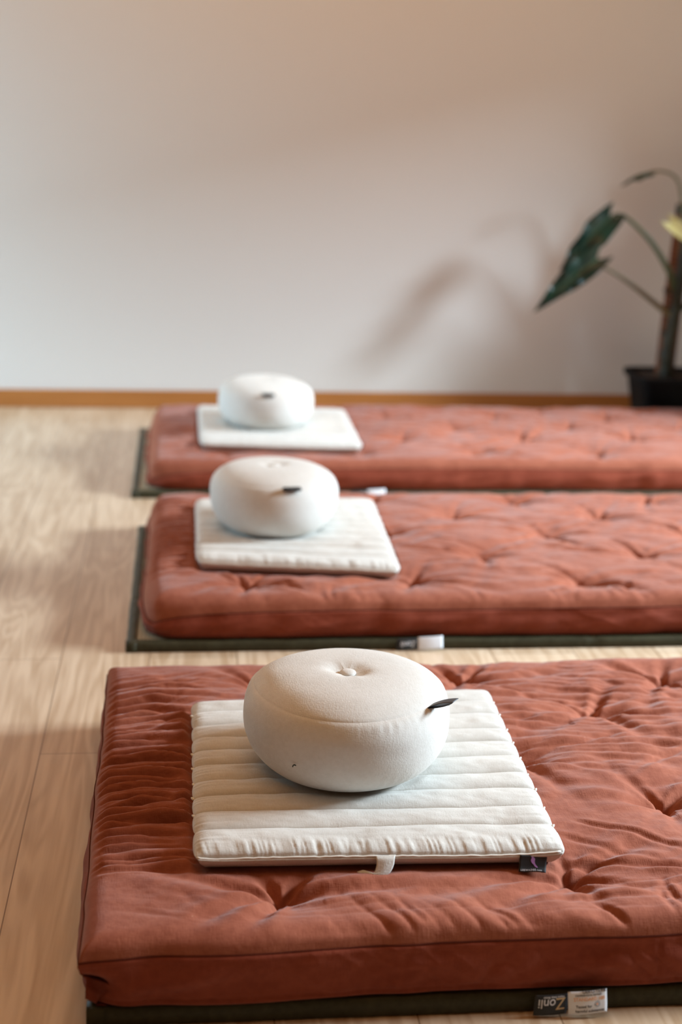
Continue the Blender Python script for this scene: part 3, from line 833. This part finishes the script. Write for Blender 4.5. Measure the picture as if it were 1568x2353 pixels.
# ------------------------------------------------------------------ potted plant
def leaf(parent, base, tip, width, side, sag, mat, fold=.35, wave=.10, ph=0., vein=True, label=None):
    b = Vector(base); t = Vector(tip); ax = (t - b); ln = ax.length; ax.normalize()
    sd = Vector(side); sd = (sd - ax * sd.dot(ax)).normalized(); up = ax.cross(sd).normalized()
    nl, nw = 40, 14
    V = []
    def mid(s): return b + ax * ln * s + Vector((0, 0, -1)) * sag * math.sin(math.pi * s) * -1
    for layer in (0, 1):
        for i in range(nl + 1):
            s = i / nl
            wd = width * (math.sin(math.pi * min(1, s * .93 + .07) ** .62)) ** .9 * (1 - .15 * s) + .0008
            for j in range(-nw, nw + 1):
                q = j / nw
                rip = wave * width * math.sin(s * 15 + ph + (2 if q > 0 else 0)) * abs(q) ** 1.5 * math.sin(math.pi * s)
                back = -.16 * ln * abs(q) ** 1.3 * max(0, 1 - s * 3.2) ** 1.5
                p = mid(s) + sd * (q * wd) * math.cos(fold * abs(q)) + up * (abs(q) * wd * math.sin(fold) + rip) + ax * back
                p += up * (-.0009 * layer)
                V.append(tuple(p))
    m = 2 * nw + 1; n1 = (nl + 1) * m
    F = [tuple(f) for f in grid_faces(nl + 1, m)] + [tuple(f) for f in grid_faces(nl + 1, m, n1, flip=True)]
    lp = list(range(m)) + [i * m + m - 1 for i in range(1, nl + 1)] + [nl * m + j for j in range(m - 2, -1, -1)] + [i * m for i in range(nl - 1, 0, -1)]
    for k in range(len(lp)):
        a, c = lp[k], lp[(k + 1) % len(lp)]
        F.append((a, a + n1, c + n1, c))
    o = mesh_obj('leaf', V, F, mat, parent)
    if label: o['label'] = label
    if vein:
        tube('midrib', [tuple(mid(s / 14) + up * .0004) for s in range(15)], [.0024 * (1 - s / 16) for s in range(15)], M['vein'], o, sides=6)
    return o

def plant():
    R = thing('potted_plant', 'large-leaved plant on a coir pole in a black pot by the back wall', 'plant')
    px, py = 1.842, 5.20
    R.location = (px, py, 0)
    rel = lambda p: (p[0] - px, p[1] - py, p[2])
    # pot: rounded-square tapering tub with a rim
    V = []; sec = [(.096, .0008), (.100, .004), (.128, .185), (.129, .190), (.140, .190), (.142, .194), (.142, .209), (.139, .212), (.131, .211), (.128, .196)]
    n = 64
    for w, z in sec:
        for k in range(n):
            a = math.tau * k / n; c, s = math.cos(a), math.sin(a)
            e = .32
            V.append((w * math.copysign(abs(c) ** e, c), w * math.copysign(abs(s) ** e, s), z))
    F = [tuple(f) for f in grid_faces(len(sec), n, 0, True)] + [tuple(range(n))[::-1]]
    mesh_obj('pot', V, F, M['pot'], R)
    V = []; 
    rg = [(.001, .2), (.05, .199), (.10, .197), (.124, .1955)]
    for w, z in rg:
        for k in range(n):
            a = math.tau * k / n; c, s = math.cos(a), math.sin(a)
            V.append((w * math.copysign(abs(c) ** .4, c), w * math.copysign(abs(s) ** .4, s), z + .003 * math.sin(9 * a + w * 90)))
    mesh_obj('soil', V, [tuple(f) for f in grid_faces(4, n, 0, True, True)], M['soil'], R)
    # coir pole, with bands
    pole = [(.022 * 0 - .002, .030, .19), (.010, .030, .50), (.024, .030, .80), (.026, .030, .84)]
    tube('coir_pole', [tuple(p) for p in catmull(pole, 10)], .036, M['coir'], R, sides=20)
    tube('pole_cap', [(.0255, .030, .80), (.027, .030, .835)], .0385, M['stem'], R, sides=20)
    # trunk
    tr = catmull([(-.010, -.018, .19), (-.014, -.022, .30), (-.004, -.024, .40), (.004, -.022, .50), (.010, -.02, .60), (.02, -.02, .72)], 8)
    tube('stem', [tuple(p) for p in tr], [.026 - .012 * i / len(tr) + .002 * math.sin(i * 1.3) for i in range(len(tr))], M['stem'], R, sides=14)
    for k, (zz, a) in enumerate(((.28, 2.6), (.36, 3.6), (.45, 2.9), (.52, 3.3))):
        tube('aerial_root', [(-.006 + .024 * math.cos(a), -.02 + .01 * math.sin(a), zz), (-.006 + .034 * math.cos(a), .0, zz + .01), (.0 + .03 * math.cos(a), .02, zz - .01)], [.006, .005, .003], M['stem'], R, sides=7)
    def pet(pts, r0, r1, mat=M['petiole']):
        c = catmull([rel(p) for p in pts], 8)
        return tube('petiole', [tuple(p) for p in c], [r0 + (r1 - r0) * i / (len(c) - 1) for i in range(len(c))], mat, R, sides=10)
    # three leaves the photo shows
    pet([(1.852, 5.185, .47), (1.812, 5.18, .583), (1.735, 5.18, .694), (1.652, 5.19, .772), (1.607, 5.20, .798), (1.576, 5.20, .792)], .013, .0045)
    leaf(R, rel((1.572, 5.20, .790)), rel((1.385, 5.17, .590)), .060, (.55, -.05, -.8), .004, M['leaf'], fold=.45, wave=.30, ph=.4)
    pet([(1.835, 5.18, .425), (1.762, 5.18, .477), (1.672, 5.17, .540), (1.584, 5.16, .592), (1.514, 5.16, .622)], .012, .005, M['petiole_tan'])
    leaf(R, rel((1.520, 5.15, .640)), rel((1.292, 5.14, .440)), .056, (.45, -.25, -.75), .010, M['leaf'], fold=.50, wave=.42, ph=2.1)
    pet([(1.850, 5.20, .62), (1.848, 5.20, .79), (1.826, 5.20, .902), (1.794, 5.20, .945), (1.742, 5.20, .957), (1.702, 5.20, .951)], .008, .004, M['petiole_tan'])
    leaf(R, rel((1.705, 5.20, .951)), rel((1.600, 5.20, .898)), .030, (.05, 1, .12), .012, M['leaf'], fold=.6, wave=.12, ph=1.)
    # pale yellow leaf by the pole
    leaf(R, rel((1.785, 5.15, .775)), rel((1.95, 5.14, .655)), .028, (.5, -.2, .8), .006, M['yellow_leaf'], fold=.3, wave=.05, vein=False, label='pale yellow leaf')
    # foliage on the far side of the pole
    for pts, tip, w, sd, ph in (
        ([(1.87, 5.2, .55), (1.93, 5.18, .70), (2.02, 5.16, .82), (2.10, 5.15, .86)], (2.32, 5.12, .66), .085, (.4, -.6, .6), .3),
        ([(1.87, 5.2, .45), (1.96, 5.15, .55), (2.06, 5.10, .62), (2.15, 5.06, .63)], (2.38, 5.00, .45), .09, (.4, -.5, .7), 1.7),
        ([(1.88, 5.2, .65), (1.93, 5.22, .85), (1.99, 5.25, 1.0), (2.05, 5.27, 1.06)], (2.26, 5.30, .92), .08, (.3, .7, .6), 2.9)):
        pet(pts, .010, .005)
        leaf(R, rel(pts[-1]), rel(tip), w, sd, .01, M['leaf'], fold=.4, wave=.12, ph=ph)
    rl = random.Random(3)
    for k in range(15):
        bx_ = 2.22 + .13 * (k % 5) + rl.uniform(-.03, .03); by_ = 4.70 + .17 * (k // 5) + rl.uniform(-.03, .03)
        bz_ = .55 + .22 * ((k * 2) % 3) + rl.uniform(-.05, .05) - .12 * (k // 5 == 0)
        p0 = (1.90, 5.15, .35 + .02 * k)
        pm = ((p0[0] + bx_) / 2, (p0[1] + by_) / 2 + .02, max(p0[2], bz_) + .06)
        if min(p0[0], bx_) > 1.88:
            pet([p0, pm, (bx_, by_, bz_)], .008, .004)
            leaf(R, rel((bx_, by_, bz_)), rel((bx_ + .22, by_ - .10, bz_ - .26)), .11, (-.35, .75, .3), .012, M['leaf'], fold=.3, wave=.08, ph=k * .7, vein=False)
plant()

# ------------------------------------------------------------------ light
w = bpy.data.worlds.new('room_light'); S.world = w; w.use_nodes = True
bg = w.node_tree.nodes['Background']
bg.inputs['Color'].default_value = (1.0, .50, .22, 1); bg.inputs['Strength'].default_value = .13

def area(name, loc, target, sx, sy, power, col, spread=180):
    l = bpy.data.lights.new(name, 'AREA'); l.shape = 'RECTANGLE'; l.size = sx; l.size_y = sy
    l.energy = power; l.color = col; l.spread = math.radians(spread)
    o = bpy.data.objects.new(name, l); COL.objects.link(o)
    o.location = loc
    o.rotation_euler = (Vector(target) - Vector(loc)).to_track_quat('-Z', 'Y').to_euler()
    return o
area('daylight_outside', (6.6, 2.9, 3.3), (0.3, 3.0, 0.2), 2.4, 1.2, 2150, (.72, .88, 1.0))
area('daylight_outside', (-4.8, 3.9, 2.4), (-0.3, 5.0, 0.2), 1.6, 1.4, 1050, (.52, .80, 1.0))

area('warm_fill', (-.2, 2.0, 2.78), (-.2, 2.3, 0), 2.4, 2.2, 31, (1.0, .55, .26))  # added warm fill from overhead, not a fixture of the room
area('warm_fill', (.3, 4.5, 2.8), (.3, 5.1, 0), 2.4, .4, 18, (1.0, .54, .24))  # second added fill, warms the upper back wall

# ------------------------------------------------------------------ camera
F_PX, PITCH, YAW, ROLL, CH = 3265.3, .2677, .1159, .0305, 1.0962
fw = Vector((math.sin(YAW) * math.cos(PITCH), math.cos(YAW) * math.cos(PITCH), -math.sin(PITCH)))
rt = Vector((math.cos(YAW), -math.sin(YAW), 0)); up = rt.cross(fw)
ra = math.cos(ROLL) * rt + math.sin(ROLL) * up; ub = -math.sin(ROLL) * rt + math.cos(ROLL) * up
cam = bpy.data.cameras.new('camera'); co = bpy.data.objects.new('camera', cam); COL.objects.link(co)
co.matrix_world = Matrix(((ra.x, ub.x, -fw.x, 0), (ra.y, ub.y, -fw.y, 0), (ra.z, ub.z, -fw.z, CH), (0, 0, 0, 1)))
cam.sensor_fit = 'VERTICAL'; cam.sensor_height = 36; cam.sensor_width = 24
cam.lens = F_PX / 2353 * 36
cam.dof.use_dof = True; cam.dof.focus_distance = 2.07; cam.dof.aperture_fstop = 2.5
cam.clip_start = .05
S.camera = co

S.view_settings.view_transform = 'Standard'; S.view_settings.look = 'None'
S.view_settings.gamma = 1; S.view_settings.exposure = -.18; S.view_settings.use_curve_mapping = False
